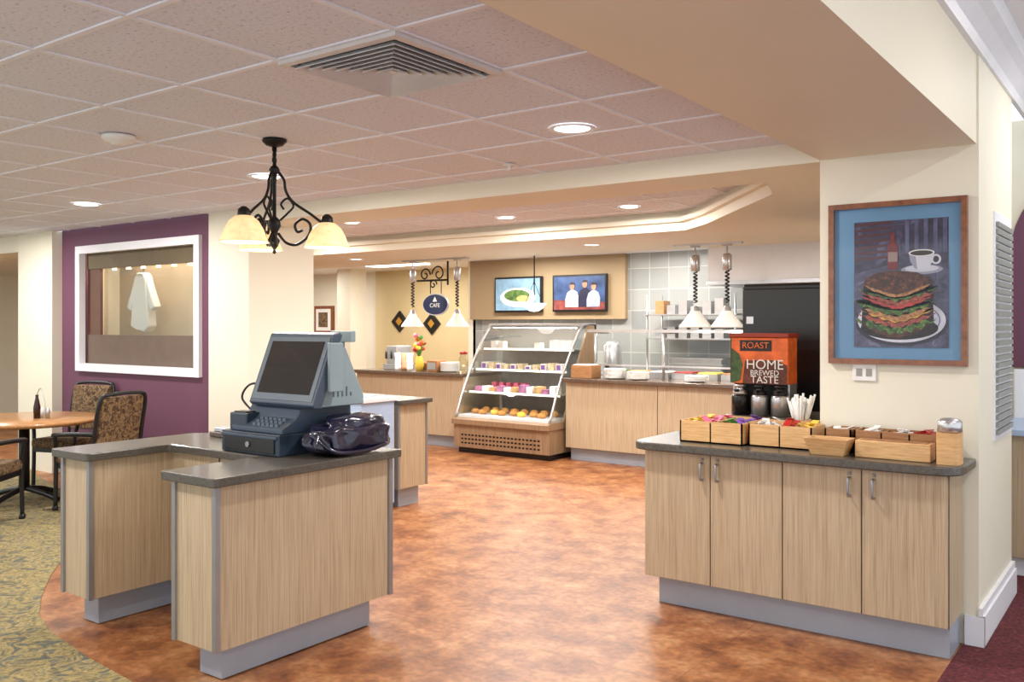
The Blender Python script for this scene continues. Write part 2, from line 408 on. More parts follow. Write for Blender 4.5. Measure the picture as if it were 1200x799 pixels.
# ---------------- condiment counter (right) ----------------
with G('condiment_counter'):
    prism('kick',[(-2.39,4.70),(-0.86,4.70),(-0.86,4.945),(-1.58,4.945),(-1.58,5.3),(-2.39,5.3)],'Z',0.002,0.17,kick)
    prism('carcass',[(-2.44,4.635),(-0.85,4.635),(-0.85,4.965),(-1.58,4.965),(-1.58,5.35),(-2.44,5.35)],'Z',0.165,0.885,wood)
    for i,(a,b) in enumerate([(-2.44,-2.04),(-2.04,-1.64),(-1.64,-1.243),(-1.243,-0.85)]):
        box('door_%d'%(i+1),a+.003,b-.003,4.615,4.635,0.168,0.882,wood,.002)
    boxes('door_gaps',[(-2.44,-0.85,4.628,4.636,0.166,0.884)],woodline)
    top=rounded([(-2.51,4.56),(-0.79,4.56),(-0.79,4.975),(-1.58,4.975),(-1.58,5.40),(-2.51,5.40)],[0.12,0.16,0,0,0,0.06])
    prism('countertop',top,'Z',0.885,0.93,stone,0.008)
    for i,x in enumerate([-2.085,-1.995,-1.30,-1.185]):
        tube('handle_%d'%(i+1),[(x,4.615,0.835),(x,4.585,0.83),(x,4.58,0.79),(x,4.585,0.75),(x,4.615,0.745)],0.007,alu)
        cyl('lock_%d'%(i+1),x,4.61,0.85,0.862,0.008,alu,12)

def tray(name,x0,x1,y0,y1,z0,h,m,dividers=1,fill=None,fh=0.03,flare=0.0):
    with G(name):
        t=.008
        box('base',x0,x1,y0,y1,z0,z0+.008,m)
        boxes('walls',[(x0,x1,y0,y0+t,z0,z0+h),(x0,x1,y1-t,y1,z0,z0+h),(x0,x0+t,y0,y1,z0,z0+h),(x1-t,x1,y0,y1,z0,z0+h)]+
              [(x0+(x1-x0)*(i+1)/(dividers+1)-t/2,x0+(x1-x0)*(i+1)/(dividers+1)+t/2,y0,y1,z0,z0+h*.95) for i in range(dividers)],m)
        if fill:
            for i,f in enumerate(fill):
                n=len(fill); a=x0+(x1-x0)*i/n+.012; b=x0+(x1-x0)*(i+1)/n-.012
                V=[];F=[]
                for q in range(34):
                    cx=random.uniform(a+.02,b-.02);cy=random.uniform(y0+.03,y1-.03);cz=z0+random.uniform(.02,h*.8+fh)
                    an=random.uniform(0,3.14);w=.028;l=.019
                    ca,sa=math.cos(an),math.sin(an); tl=random.uniform(-.6,.6)
                    base=len(V)
                    for (u,v) in [(-w,-l),(w,-l),(w,l),(-w,l)]:
                        for dz in (0,.004):
                            V.append((cx+u*ca-v*sa,cy+u*sa+v*ca,cz+u*tl+dz))
                    F+=[(base,base+2,base+4,base+6),(base+1,base+3,base+5,base+7),(base,base+2,base+3,base+1),(base+2,base+4,base+5,base+3),(base+4,base+6,base+7,base+5),(base+6,base,base+1,base+7)]
                mesh('packets_%d'%(i+1),V,F,f)
ZT=0.931
tray('condiment_tray',-2.27,-1.90,4.72,5.12,ZT,.12,bamboo,1,[packy,pink,green,purpk])
tray('condiment_tray',-1.88,-1.535,4.76,5.06,ZT,.12,bamboo,1,[paper,redm,packy])
tray('packet_tray',-1.48,-1.345,4.80,4.96,ZT,.12,bamboo2,0,[paper])
tray('packet_tray',-1.33,-0.93,4.80,4.96,ZT,.12,bamboo2,2,[paper,paper,redm])
with G('slanted_napkin_box'):
    x0,x1=-1.53,-1.31
    V=[(x0+.03,4.64,ZT),(x1-.03,4.64,ZT),(x1-.03,4.74,ZT),(x0+.03,4.74,ZT),(x0,4.61,ZT+.085),(x1,4.61,ZT+.085),(x1,4.755,ZT+.085),(x0,4.755,ZT+.085),
       (x0+.012,4.622,ZT+.085),(x1-.012,4.622,ZT+.085),(x1-.012,4.745,ZT+.085),(x0+.012,4.745,ZT+.085),(x0+.04,4.65,ZT+.02),(x1-.04,4.65,ZT+.02),(x1-.04,4.73,ZT+.02),(x0+.04,4.73,ZT+.02)]
    F=[(0,3,2,1),(0,1,5,4),(1,2,6,5),(2,3,7,6),(3,0,4,7),(4,5,9,8),(5,6,10,9),(6,7,11,10),(7,4,8,11),(8,9,13,12),(9,10,14,13),(10,11,15,14),(11,8,12,15),(12,13,14,15)]
    mesh('box',V,F,bamboo)
    box('napkins',x0+.05,x1-.05,4.655,4.725,ZT+.02,ZT+.07,paper,.003)
with G('utensil_box'):
    box('block',-1.29,-0.94,4.67,4.785,ZT,ZT+.085,bamboo,.004)
    boxes('lid_groove',[(-1.27,-0.96,4.69,4.77,ZT+.084,ZT+.088)],bamboo2)
with G('straw_holder'):
    shell('cup',[(0.0,0),(0.055,0),(0.06,.12),(0.055,.12),(.052,.01)],(-1.72,5.14,ZT+.002),bamboo)
    for i in range(38):
        a=random.uniform(0,6.28);r=random.uniform(0,.04);t=random.uniform(0,.06)
        p0=(-1.72+r*math.cos(a)*.6,5.14+r*math.sin(a)*.6,ZT+.03);p1=(-1.72+(r+t)*math.cos(a),5.14+(r+t)*math.sin(a),ZT+.21+random.uniform(0,.06))
        tube('straw_%d'%(i+1),[p0,p1],.006,paper,6,sm=False)
with G('lidded_canister'):
    prism('body',rounded([(-0.915,4.65),(-0.81,4.65),(-0.81,4.77),(-0.915,4.77)],[.03]*4),'Z',ZT,ZT+.15,bamboo)
    lathe('liner',[(.048,.15),(.055,.155),(.055,.20),(.04,.215),(0,.22)],(-0.862,4.71,ZT),steel)

# ---------------- framed sandwich picture ----------------
def wav(x0,x1,zc,th,sag,amp,fq,ph=0,n=36):
    up=[];dn=[]
    for i in range(n+1):
        t=i/n;x=x0+(x1-x0)*t; s=-sag*(1-abs(2*t-1)**1.3); e=min(1,6*t,6*(1-t))
        up.append((x,zc+s+th/2*e+amp*math.sin(fq*t*6.28+ph)))
        dn.append((x,zc+s-th/2*e+amp*math.sin(fq*1.3*t*6.28+ph+1.4)))
    return up+dn[::-1]
with G('framed_sandwich_picture'):
    X0,X1,Z0,Z1=-1.505,-0.826,1.385,2.235; yb=4.979
    f=.028
    boxes('frame',[(X0,X1,yb-.035,yb,Z1-f,Z1),(X0,X1,yb-.035,yb,Z0,Z0+f),(X0,X0+f,yb-.035,yb,Z0+f,Z1-f),(X1-f,X1,yb-.035,yb,Z0+f,Z1-f)],framewood)
    box('mat_board',X0+f,X1-f,yb-.010,yb-.002,Z0+f,Z1-f,mat('mat_board_blue',(106,150,186),0.6,var=0.02))
    px0,px1,pz0,pz1=-1.375,-0.915,1.475,2.135
    L=[0]
    def lay(name,pts,m):
        L[0]+=1; pts=[(min(max(x,px0),px1),min(max(z,pz0),pz1)) for x,z in pts]
        y=yb-.0104-L[0]*.0004; prism(name,pts,'Y',y,y+.0003,m)
    lay('photo_back',[(px0,pz0),(px1,pz0),(px1,pz1),(px0,pz1)],rampmat('photo_dusk',[(0.35,(26,22,38)),(0.55,(60,52,82)),(0.7,(104,104,140))],scale=9,rough=0.3,distort=1))
    for i in range(7): lay('photo_blind_%d'%(i+1),[(px0,1.93+i*.03),(px0+.19,1.94+i*.03),(px0+.19,1.955+i*.03),(px0,1.945+i*.03)],mat('photo_maroon',(78,36,48),0.4))
    for i in range(5): lay('photo_slat_%d'%(i+1),[(-1.12+i*.045,1.96),(-1.10+i*.045,1.96),(-1.10+i*.045,2.135),(-1.12+i*.045,2.135)],mat('photo_slatblue',(84,86,120),0.4,var=.4,vscale=20))
    lay('photo_tabletop',[(px0,pz0),(px1,pz0),(px1,1.90),(-1.1,1.93),(px0,1.86)],rampmat('photo_table',[(0.35,(40,36,58)),(0.6,(84,82,112)),(0.75,(150,154,182))],scale=14,rough=.3,distort=1))
    lay('photo_ketchup',[(-1.205,1.88),(-1.155,1.88),(-1.155,2.0),(-1.17,2.03),(-1.17,2.07),(-1.19,2.07),(-1.19,2.03),(-1.205,2.0)],mat('photo_ketchupred',(120,30,34),.4,var=.3,vscale=30))
    lay('photo_ketchup_label',[(-1.203,1.92),(-1.157,1.92),(-1.157,1.97),(-1.203,1.97)],mat('photo_label',(150,130,120),.5))
    lay('photo_saucer',ellpts(-1.04,1.875,.10,.025),mat('plate_shade',(150,152,168),.3))
    lay('photo_saucer_in',ellpts(-1.04,1.88,.08,.018),mat('plate_soft',(200,200,212),.3))
    lay('photo_cup_handle',ellpts(-.972,1.925,.024,.026),mat('cup_side',(206,206,218),.3))
    lay('photo_cup_hole',ellpts(-.972,1.925,.014,.016),mat('photo_darkshade',(40,34,54),.5))
    lay('photo_cup',[(-1.10,1.96),(-0.98,1.96),(-0.985,1.92),(-1.005,1.885),(-1.02,1.875),(-1.06,1.875),(-1.075,1.885),(-1.095,1.92)],mat('cup_side',(206,206,218),.3))
    lay('photo_cup_shade',[(-1.10,1.96),(-1.07,1.96),(-1.06,1.875),(-1.075,1.885),(-1.095,1.92)],mat('cup_dark',(150,150,172),.3))
    lay('photo_cup_rim',ellpts(-1.04,1.96,.062,.018),paper)
    lay('photo_coffee',ellpts(-1.04,1.959,.054,.013),mat('coffee',(50,28,20),.3))
    lay('photo_plate_shadow',ellpts(-1.14,1.598,.225,.115),mat('photo_darkshade',(40,34,54),.5))
    lay('photo_plate',ellpts(-1.14,1.615,.215,.115,40),mat('plate_white',(206,206,216),.3,var=.25,vscale=10))
    lay('photo_plate_ring',ellpts(-1.14,1.615,.190,.098,40),mat('plate_blue',(90,98,140),.3))
    lay('photo_plate_inner',ellpts(-1.14,1.615,.184,.093,40),mat('plate_inner',(180,180,196),.3,var=.3,vscale=14))
    bread=rampmat('toast_dark',[(0.35,(34,16,12)),(0.55,(84,44,26)),(0.7,(140,84,48))],scale=50,rough=.5); crumb=rampmat('bread_crumb',[(0.35,(120,70,38)),(0.6,(200,150,96))],scale=60,rough=.6)
    lett=rampmat('photo_lettuce',[(0.3,(14,34,12)),(0.5,(56,96,30)),(0.7,(150,184,80))],scale=40,rough=.5,distort=2)
    meat=rampmat('photo_meat',[(0.3,(80,26,22)),(0.55,(168,76,58)),(0.7,(226,160,120))],scale=45,rough=.5,distort=2)
    chz=mat('photo_cheese',(220,160,50),.5,var=.4,vscale=30); dk=mat('photo_gap',(26,12,12),.6)
    xl,xr=-1.345,-0.970
    lay('photo_shadow_on_plate',ellpts(-1.15,1.575,.19,.06),dk)
    lay('photo_mass',[(xl+.01,1.59),(-1.16,1.515),(xr-.01,1.59),(xr-.02,1.80),(-1.17,1.74),(xl+.02,1.80)],dk)
    z=1.595
    for i,(mm,th,amp,ins) in enumerate([(bread,.026,.002,.02),(lett,.03,.009,-.01),(meat,.022,.005,.0),(chz,.012,.004,.01),(crumb,.026,.003,.02),(bread,.010,.002,.02),(lett,.028,.009,-.012),(mat('photo_tomato',(176,44,32),.35,var=.4,vscale=25),.020,.003,.01),(meat,.022,.005,.005),(lett,.016,.007,-.005)]):
        dx=random.uniform(-.010,.010)
        lay('photo_layer_%d'%(i+1),wav(xl+ins+dx,xr-ins+dx,z,th,.06,amp,5+i%3,i),mm); z+=th*.96
    lay('photo_top_crust',wav(xl+.018,xr-.018,z+.004,.022,.058,.002,3),crumb)
    top=[(xl+.018,z+.008)]+[(xl+.018+(xr-xl-.036)*t,z-.058*(1-abs(2*t-1)**1.3)+.008) for t in [i/16 for i in range(1,16)]]+[(xr-.018,z+.01),(xr-.03,z+.035),(xr-.09,z+.062),(-1.17,z+.075),(xl+.09,z+.066),(xl+.035,z+.04)]
    lay('photo_top_bread',top,bread)
    box('glazing',X0+f,X1-f,yb-.034,yb-.033,Z0+f,Z1-f,glassmat('picture_glazing',(1,1,1),0.03))
with G('outlet_plate'):
    box('plate',-1.385,-1.265,4.968,4.98,1.295,1.385,paper,.003)
    boxes('sockets',[(-1.365,-1.335,4.966,4.969,1.32,1.36),(-1.315,-1.285,4.966,4.969,1.32,1.36)],mat('socket_grey',(150,146,138),.5))

# ---------------- register counter (left) ----------------
with G('register_counter'):
    body=[(-4.81,2.50),(-4.55,2.50),(-4.55,2.98),(-3.67,2.98),(-3.67,2.42),(-3.37,2.42),(-3.37,3.50),(-4.55,3.50),(-4.81,3.28)]
    kk=[(-4.75,2.58),(-4.61,2.58),(-4.61,3.05),(-3.60,3.05),(-3.60,2.50),(-3.44,2.50),(-3.44,3.42),(-4.52,3.42),(-4.75,3.24)]
    prism('kick',kk,'Z',0.006,0.165,kick)
    prism('carcass',body,'Z',0.16,0.888,wood)
    tp=[(-4.86,2.45),(-4.50,2.45),(-4.50,2.93),(-3.72,2.93),(-3.72,2.37),(-3.32,2.37),(-3.32,3.55),(-4.58,3.55),(-4.86,3.32)]
    prism('countertop',rounded(tp,[.02]*9,3),'Z',0.888,0.93,stone,0.006)
    cr=[]
    for (x,y) in [(-4.81,2.50),(-4.55,2.50),(-3.67,2.42),(-3.37,2.42),(-3.37,3.50)]:
        cr.append((x-.013,x+.013,y-.013,y+.013,0.16,0.887))
    boxes('corner_trim',cr,alu)
    boxes('drawer_gap',[(-4.52,-3.69,2.975,2.981,0.70,0.705),(-4.12,-4.115,2.975,2.981,0.2,0.88)],woodline)
    tube('drawer_pull',[(-4.40,2.98,.80),(-4.40,2.955,.80),(-4.28,2.955,.80),(-4.28,2.98,.80)],.006,alu,sm=False)

with G('cash_register'):
    Z=.931
    box('cash_drawer',-4.06,-3.60,2.95,3.40,Z,Z+.11,slated,.006)
    box('drawer_front',-4.03,-3.63,2.942,2.952,Z+.012,Z+.085,black,.003)
    box('drawer_lip',-4.05,-3.61,2.938,2.952,Z+.085,Z+.10,slate,.003)
    lathe('key_lock',[(.014,0),(.014,.008)],(-3.83,2.934,Z+.05),alu,14,ax='Y')
    prism('base_unit',[(2.97,Z+.11),(2.97,Z+.135),(3.06,Z+.18),(3.10,Z+.24),(3.44,Z+.24),(3.44,Z+.11)],'X',-4.0,-3.60,slate,.005)
    box('receipt_printer',-4.04,-3.90,2.985,3.15,Z+.11,Z+.20,slated,.008)
    box('printer_slot',-4.02,-3.92,3.0,3.06,Z+.20,Z+.206,black)
    boxes('keypad',[(-3.85+i*.035,-3.825+i*.035,2.985+j*.025,3.003+j*.025,Z+.142+j*.0125,Z+.158+j*.0125) for i in range(6) for j in range(3)],slatem)
    prism('monitor_shell',[(3.055,1.185),(3.20,1.545),(3.235,1.555),(3.26,1.54),(3.115,1.165),(3.07,1.17)],'X',-3.97,-3.47,slate,.006)
    d=Vector((0,3.20-3.055,1.545-1.185)).normalized(); nrm=Vector((0,-d.z,d.y))
    o=Vector((0,3.055,1.185))
    def SP(x,t,off): 
        v=o+d*t+nrm*off; return (x,v.y,v.z)
    Lh=.388
    V=[SP(-3.955,.02,.003),(SP(-3.485,.02,.003)),SP(-3.485,Lh-.02,.003),SP(-3.955,Lh-.02,.003),SP(-3.955,.02,-.003),(SP(-3.485,.02,-.003)),SP(-3.485,Lh-.02,-.003),SP(-3.955,Lh-.02,-.003)]
    Fq=[(0,1,2,3),(4,7,6,5),(0,4,5,1),(1,5,6,2),(2,6,7,3),(3,7,4,0)]
    mesh('bezel',V,Fq,slatem)
    V=[SP(-3.925,.055,.005),(SP(-3.515,.055,.005)),SP(-3.515,Lh-.045,.005),SP(-3.925,Lh-.045,.005),SP(-3.925,.055,-.001),(SP(-3.515,.055,-.001)),SP(-3.515,Lh-.045,-.001),SP(-3.925,Lh-.045,-.001)]
    mesh('screen',V,Fq,screen)
    prism('monitor_housing',[(3.13,1.17),(3.24,1.50),(3.31,1.47),(3.44,1.22),(3.44,1.17)],'X',-3.90,-3.50,slatel,.006)
    boxes('vent_slots',[(-3.502,-3.497,3.22+i*.03,3.228+i*.03,1.22,1.36-i*.03) for i in range(5)],slatem)
    box('card_reader',-3.468,-3.445,3.15,3.24,1.25,1.50,slatel,.004)
    tube('customer_display_pole',[(-3.62,3.40,1.17),(-3.62,3.40,1.55)],.012,slatel,sm=False)
    box('customer_display',-3.70,-3.54,3.38,3.42,1.50,1.56,slatel,.006)
    tube('cable_1',[(-4.0,3.1,1.13),(-4.06,3.08,1.20),(-4.02,3.1,1.27),(-3.93,3.14,1.28)],.006,black)
    tube('cable_2',[(-3.66,3.44,1.1),(-3.64,3.48,1.0),(-3.66,3.5,.94)],.006,black)
def fold(v):
    k=1+.10*math.sin(v.x*7+v.z*4)*math.cos(v.y*6)+.06*math.sin(v.y*13+v.x*5)
    return Vector((v.x*k,v.y*k,v.z*(1+.12*math.sin(v.y*5+1)*math.cos(v.x*4))))
with G('vinyl_cover_bundle'):
    ell('bundle',(-3.462,3.28,1.010),(.115,.235,.072),vinyl,48,28,p=.5,fn=fold)
    ell('fold_top',(-3.465,3.33,1.075),(.090,.18,.055),vinyl,32,18,p=.7,fn=fold)
    tube('strap',[(-3.42,3.05,1.02),(-3.345,3.10,.96),(-3.335,3.3,.95),(-3.345,3.45,.97)],.011,vinyl)
with G('paper_stack'):
    box('stack',-4.62,-4.42,3.27,3.42,.931,.96,stoneb,.004)
    box('tray',-4.60,-4.44,3.29,3.40,.96,.985,steel,.004)

# ---------------- mid counters ----------------
with G('service_counter_end'):
    box('kick',-5.88,-5.48,5.80,6.06,.0,.17,kick)
    box('carcass',-5.92,-5.42,5.74,6.10,.165,.90,wood,.003)
    prism('countertop',rounded([(-5.96,5.72),(-5.37,5.72),(-5.37,6.15),(-5.96,6.15)],[.03]*4),'Z',.90,.94,stone,.006)
    boxes('corner_trim',[(-5.43,-5.41,5.73,5.75,.165,.9),(-5.43,-5.41,6.09,6.11,.165,.9)],alu)
with G('tray_station'):
    box('cabinet',-6.36,-5.42,5.30,5.69,.06,.94,steell,.006)
    box('top_rim',-6.38,-5.40,5.28,5.705,.94,.98,white,.006)
    box('plinth',-6.33,-5.5,5.4,5.66,0,.06,black)
    boxes('rails',[(-6.34,-5.48,5.33+i*.08,5.35+i*.08,.98,.99) for i in range(5)],steel)

# ---------------- back serving counter ----------------
def servecounter(name,x0,x1):
    with G(name):
        box('kick',x0+.03,x1-.03,9.07,9.8,0,.15,kick)
        box('carcass',x0,x1,9.0,9.8,.15,.925,wood,.003)
        box('countertop',x0-.02,x1+.02,8.93,9.85,.925,.97,stoneb,.008)
        n=max(1,int((x1-x0)/1.2)); boxes('panel_joints',[(x0+(x1-x0)*i/n,x0+(x1-x0)*i/n+.004,8.996,9.001,.16,.92) for i in range(1,n)] or [(x0,x0+.002,8.999,9.0,.2,.3)],woodline)
servecounter('serving_counter',-5.80,-2.2)
servecounter('serving_counter',-9.3,-7.36)
with G('pastry_display_case'):
    X0,X1=-7.30,-5.86
    box('plinth',X0+.03,X1-.03,8.80,9.75,0,.07,black)
    box('base',X0,X1,8.74,9.80,.07,.36,bronze,.006)
    prism('base_shelf',[(8.70,.36),(8.70,.42),(8.76,.44),(9.80,.44),(9.80,.36)],'X',X0-.01,X1+.01,bronze)
    hl=[]
    for r in range(3):
        x=X0+.12
        while x<X1-.12: hl.append((x,x+.03,8.735,8.742,.12+r*.05,.14+r*.05)); x+=.055
    boxes('vent_grille',hl,black)
    side=[(8.76,.44),(8.90,.75),(9.10,1.10),(9.30,1.38),(9.46,1.56),(9.50,1.60),(9.80,1.60),(9.80,.44)]
    fr=smoothpts([(0,a,b) for a,b in side[:6]],4)
    V=[];F=[]
    for p in fr: V+= [(X0+.02,p.y,p.z),(X1-.02,p.y,p.z)]
    for i in range(len(fr)-1): F.append((2*i,2*i+1,2*i+3,2*i+2))
    mesh('curved_glass',V,F,glass,True)
    tube('edge_left',[(X0+.01,p.y,p.z) for p in fr],.014,steel,8,sm=False)
    tube('edge_right',[(X1-.01,p.y,p.z) for p in fr],.014,steel,8,sm=False)
    prism('side_glass_left',side,'X',X0+.005,X0+.012,glass)
    prism('side_panel_right',[(9.05,.44),(9.30,1.0),(9.62,1.60),(9.80,1.60),(9.80,.44)],'X',X1-.02,X1,bronze)
    prism('side_glass_right',[(8.76,.44),(8.90,.75),(9.10,1.10),(9.30,1.38),(9.48,1.58),(9.62,1.6),(9.30,1.0),(9.05,.44)],'X',X1-.012,X1-.005,glass)
    box('top',X0,X1,9.46,9.80,1.585,1.61,steel,.004)
    box('back_panel',X0,X1,9.76,9.80,.44,1.6,casegrey)
    box('deck',X0+.02,X1-.02,8.80,9.76,.44,.47,white)
    for i,(z,y0) in enumerate([(.74,9.02),(1.02,9.16),(1.28,9.32)]):
        box('shelf_%d'%(i+1),X0+.03,X1-.03,y0,9.76,z,z+.012,casegrey)
        box('shelf_strip_%d'%(i+1),X0+.03,X1-.03,y0-.012,y0,z-.008,z+.015,mat('strip_light',(255,250,240),.5,emis=1.3))
    L1=[];L2=[];L3=[];L4=[]
    x=X0+.08
    while x<X1-.14:
        h1=random.uniform(.05,.11); L1.append((x,x+.075,9.2,9.32,1.032,1.032+h1)); L2.append((x,x+random.uniform(.06,.095),9.06,9.2,.752,.752+random.uniform(.05,.10)))
        if random.random()<.5: L3.append((x+.02,x+.085,9.24,9.34,.752,.86))
        if random.random()<.6: L4.append((x,x+.08,9.4,9.5,1.292,1.34+random.uniform(0,.08)))
        x+=.115
    boxes('packaged_snacks',L1[::2],paper); boxes('muffin_boxes',L1[1::2],mat('box_cream',(216,196,160),.5,var=.3,vscale=20)); boxes('snack_labels',[(a+.01,b-.01,c-.003,c,e+.01,f-.015) for (a,b,c,d_,e,f) in L1[::2]],purpk)
    boxes('snack_boxes',L2[::3],mat('snack_mauve',(170,110,150),.5,var=.5,vscale=9)); boxes('snack_boxes_white',L2[1::3],paper); boxes('snack_boxes_tan',L2[2::3],mat('box_tan',(200,160,110),.5,var=.3,vscale=20)); boxes('snack_boxes_rear',L3,mat('box_berry',(150,60,80),.5,var=.3,vscale=20)); boxes('cake_boxes',L4,paper)
    x=X0+.12;i=0
    while x<X1-.12:
        i+=1
        ell('pastry_%d'%i,(x,8.98+.05*(i%2),.50),(.06,.05,.035),crust if i%3 else packy,14,8)
        ell('pastry_back_%d'%i,(x+.04,9.2,.505),(.06,.05,.04),crust,14,8)
        x+=.15
light('case_lamp',(-6.58,9.5,1.56),8,1.3,(1,.97,.92),'RECTANGLE',.1)
light('case_lamp_low',(-6.58,9.1,1.0),4,1.3,(1,.97,.92),'RECTANGLE',.05)
with G('sneeze_guard'):
    for i,x in enumerate([-5.6,-4.7,-3.8,-2.9]):
        cyl('post_%d'%(i+1),x,9.35,.97,1.5,.018,steel,12)
        tube('arm_%d'%(i+1),[(x,9.35,1.5),(x,9.65,1.5)],.012,steel,sm=False)
    mesh('front_glass',[(-5.7,9.33,1.12),(-2.6,9.33,1.12),(-2.6,9.34,1.52),(-5.7,9.34,1.52)],[(0,1,2,3)],glass)
    mesh('top_glass',[(-5.7,9.34,1.52),(-2.6,9.34,1.52),(-2.6,9.7,1.52),(-5.7,9.7,1.52)],[(0,1,2,3)],glass)
    boxes('glass_edge',[(-5.7,-2.6,9.325,9.355,1.505,1.54),(-5.7,-2.6,9.32,9.34,1.11,1.13)],steel)
with G('food_pan_row'):
    boxes('pans',[(-5.55+i*.3,-5.29+i*.3,9.45,9.72,.971,1.04) for i in range(8)],steel)
    for i in range(8): box('food_%d'%(i+1),-5.53+i*.3,-5.31+i*.3,9.47,9.70,1.04,1.055,[green,crust,paper,redm,packy,bamboo2,green,crust][i],.004)
with G('cup_stack_holder'):
    for i in range(3): lathe('cups_%d'%(i+1),[(.035,0),(.045,.05),(.035,.05),(.045,.10),(.035,.10),(.045,.15),(.035,.15),(.047,.24),(0,.24)],(-8.62+i*.11,9.12,.971),[paper,bamboo2,paper][i],18)
with G('wooden_crate'):
    box('crate',-5.74,-5.46,9.02,9.24,.971,1.12,bamboo2,.004); box('liner',-5.72,-5.48,9.04,9.22,1.12,1.13,paper)
def plates(name,x,y,n=9,r=.13):
    with G(name):
        for i in range(n): lathe('plate_%d'%(i+1),[(0,0),(r*.6,0),(r,.015),(r,.019),(r*.6,.006),(0,.006)],(x,y,.972+i*.012),paper,24)
plates('plate_stack',-5.22,9.15); plates('plate_stack',-4.92,9.15,7)
plates('plate_stack',-7.75,9.2,10); plates('plate_stack',-4.2,9.15,5)
with G('flower_vase'):
    lathe('vase',[(.04,0),(.06,.08),(.05,.16),(.035,.2)],(-8.25,9.15,.971),mat('vase_yellow',(220,190,70),.3),20)
    for i in range(16):
        a=random.uniform(0,6.28);r=random.uniform(.02,.10);z=1.24+random.uniform(0,.22)
        ell('bloom_%d'%(i+1),(-8.25+r*math.cos(a),9.15+r*math.sin(a),z),(.035,.035,.03),[redm,orange,green,mat('bloom_yellow',(240,200,60),.5),pink][i%5],10,6)
        tube('stem_%d'%(i+1),[(-8.25,9.15,1.14),(-8.25+r*math.cos(a),9.15+r*math.sin(a),z)],.004,green,5,sm=False)
with G('napkin_dispenser'):
    box('body',-8.08,-7.9,9.1,9.3,.971,1.12,bamboo2,.006); box('face',-8.06,-7.92,9.094,9.1,1.0,1.09,steel)
with G('beverage_tap_unit'):
    box('base',-8.98,-8.75,9.2,9.6,.971,1.05,steel,.006); box('head',-8.96,-8.77,9.25,9.55,1.05,1.30,steel,.01)
    cyl('tap_1',-8.92,9.2,1.12,1.24,.014,black,10); cyl('tap_2',-8.82,9.2,1.12,1.24,.014,black,10)
with G('glass_jar'):
    lathe('jar',[(.06,0),(.06,.18),(.045,.22),(.045,.24)],(-7.52,9.2,.971),glassmat('jar_glass',(.9,.9,.85)),18); lathe('lid',[(.05,.24),(.05,.27),(0,.28)],(-7.52,9.2,.971),redm,18)
with G('bread_basket'):
    lathe('basket',[(.10,0),(.15,.09),(.16,.1),(.145,.1),(.09,.02)],(-8.47,9.5,.971),bamboo2,20)

# ---------------- pendants ----------------
def heatlamp(x,y,s=1.0):
    with G('pendant_heat_lamp'):
        cyl('canopy',x,y,2.44,2.458,.05*s,steel)
        cyl('rod',x,y,2.30,2.44,.008,steel,10)
        lathe('housing',[(.035*s,2.18),(.045*s,2.19),(.045*s,2.34),(.03*s,2.36)],(x,y,0),steel,20)
        pts=[]
        for i in range(60): a=i*.9; pts.append((x+.02*math.cos(a),y+.02*math.sin(a),2.18-i*.0058))
        tube('coil_cord',pts,.009,black,6,sm=False)
        lathe('neck',[(.02,1.80),(.035,1.79),(.045,1.74),(.06,1.72)],(x,y,0),steel,20)
        shell('shade',[(.05*s,1.745),(.06*s,1.72),(.155*s,1.585),(.16*s,1.565),(.15*s,1.57),(.055*s,1.71)],(x,y,0),mat('shade_white_metal',(225,222,215),.3,.3,emis=.25,ecol=(255,244,225)),28)
        lathe('bulb',[(0,1.575),(.05*s,1.59),(.06*s,1.63),(.03*s,1.69)],(x,y,0),heatglow,16)
    light('heat_lamp_bulb',(x,y,1.54),5,.1,(1,.88,.7))
for (x,y,s) in [(-8.42,9.2,1),(-7.63,9.2,1),(-4.24,9.2,1.1),(-3.87,9.2,1.1)]: heatlamp(x,y,s)
with G('track_rail'):
    box('rail_left',-8.6,-7.45,9.17,9.23,2.46,2.48,steel)
    box('rail_right',-4.5,-3.7,9.17,9.23,2.46,2.48,steel)
with G('bowl_pendant'):
    x,y=-6.6,9.5
    cyl('stem',x,y,1.98,2.48,.008,iron,8)
    for a in (0,2.1,4.2): tube('chain_%d'%(a*10),[(x,y,2.15),(x+.13*math.cos(a),y+.13*math.sin(a),1.86)],.004,iron,5,sm=False)
    lathe('bowl',[(0,1.76),(.06,1.77),(.12,1.81),(.16,1.87),(.155,1.87),(0,1.84)],(x,y,0),mat('bowl_frosted',(235,232,225),.4,emis=.7,ecol=(255,246,230)),24)

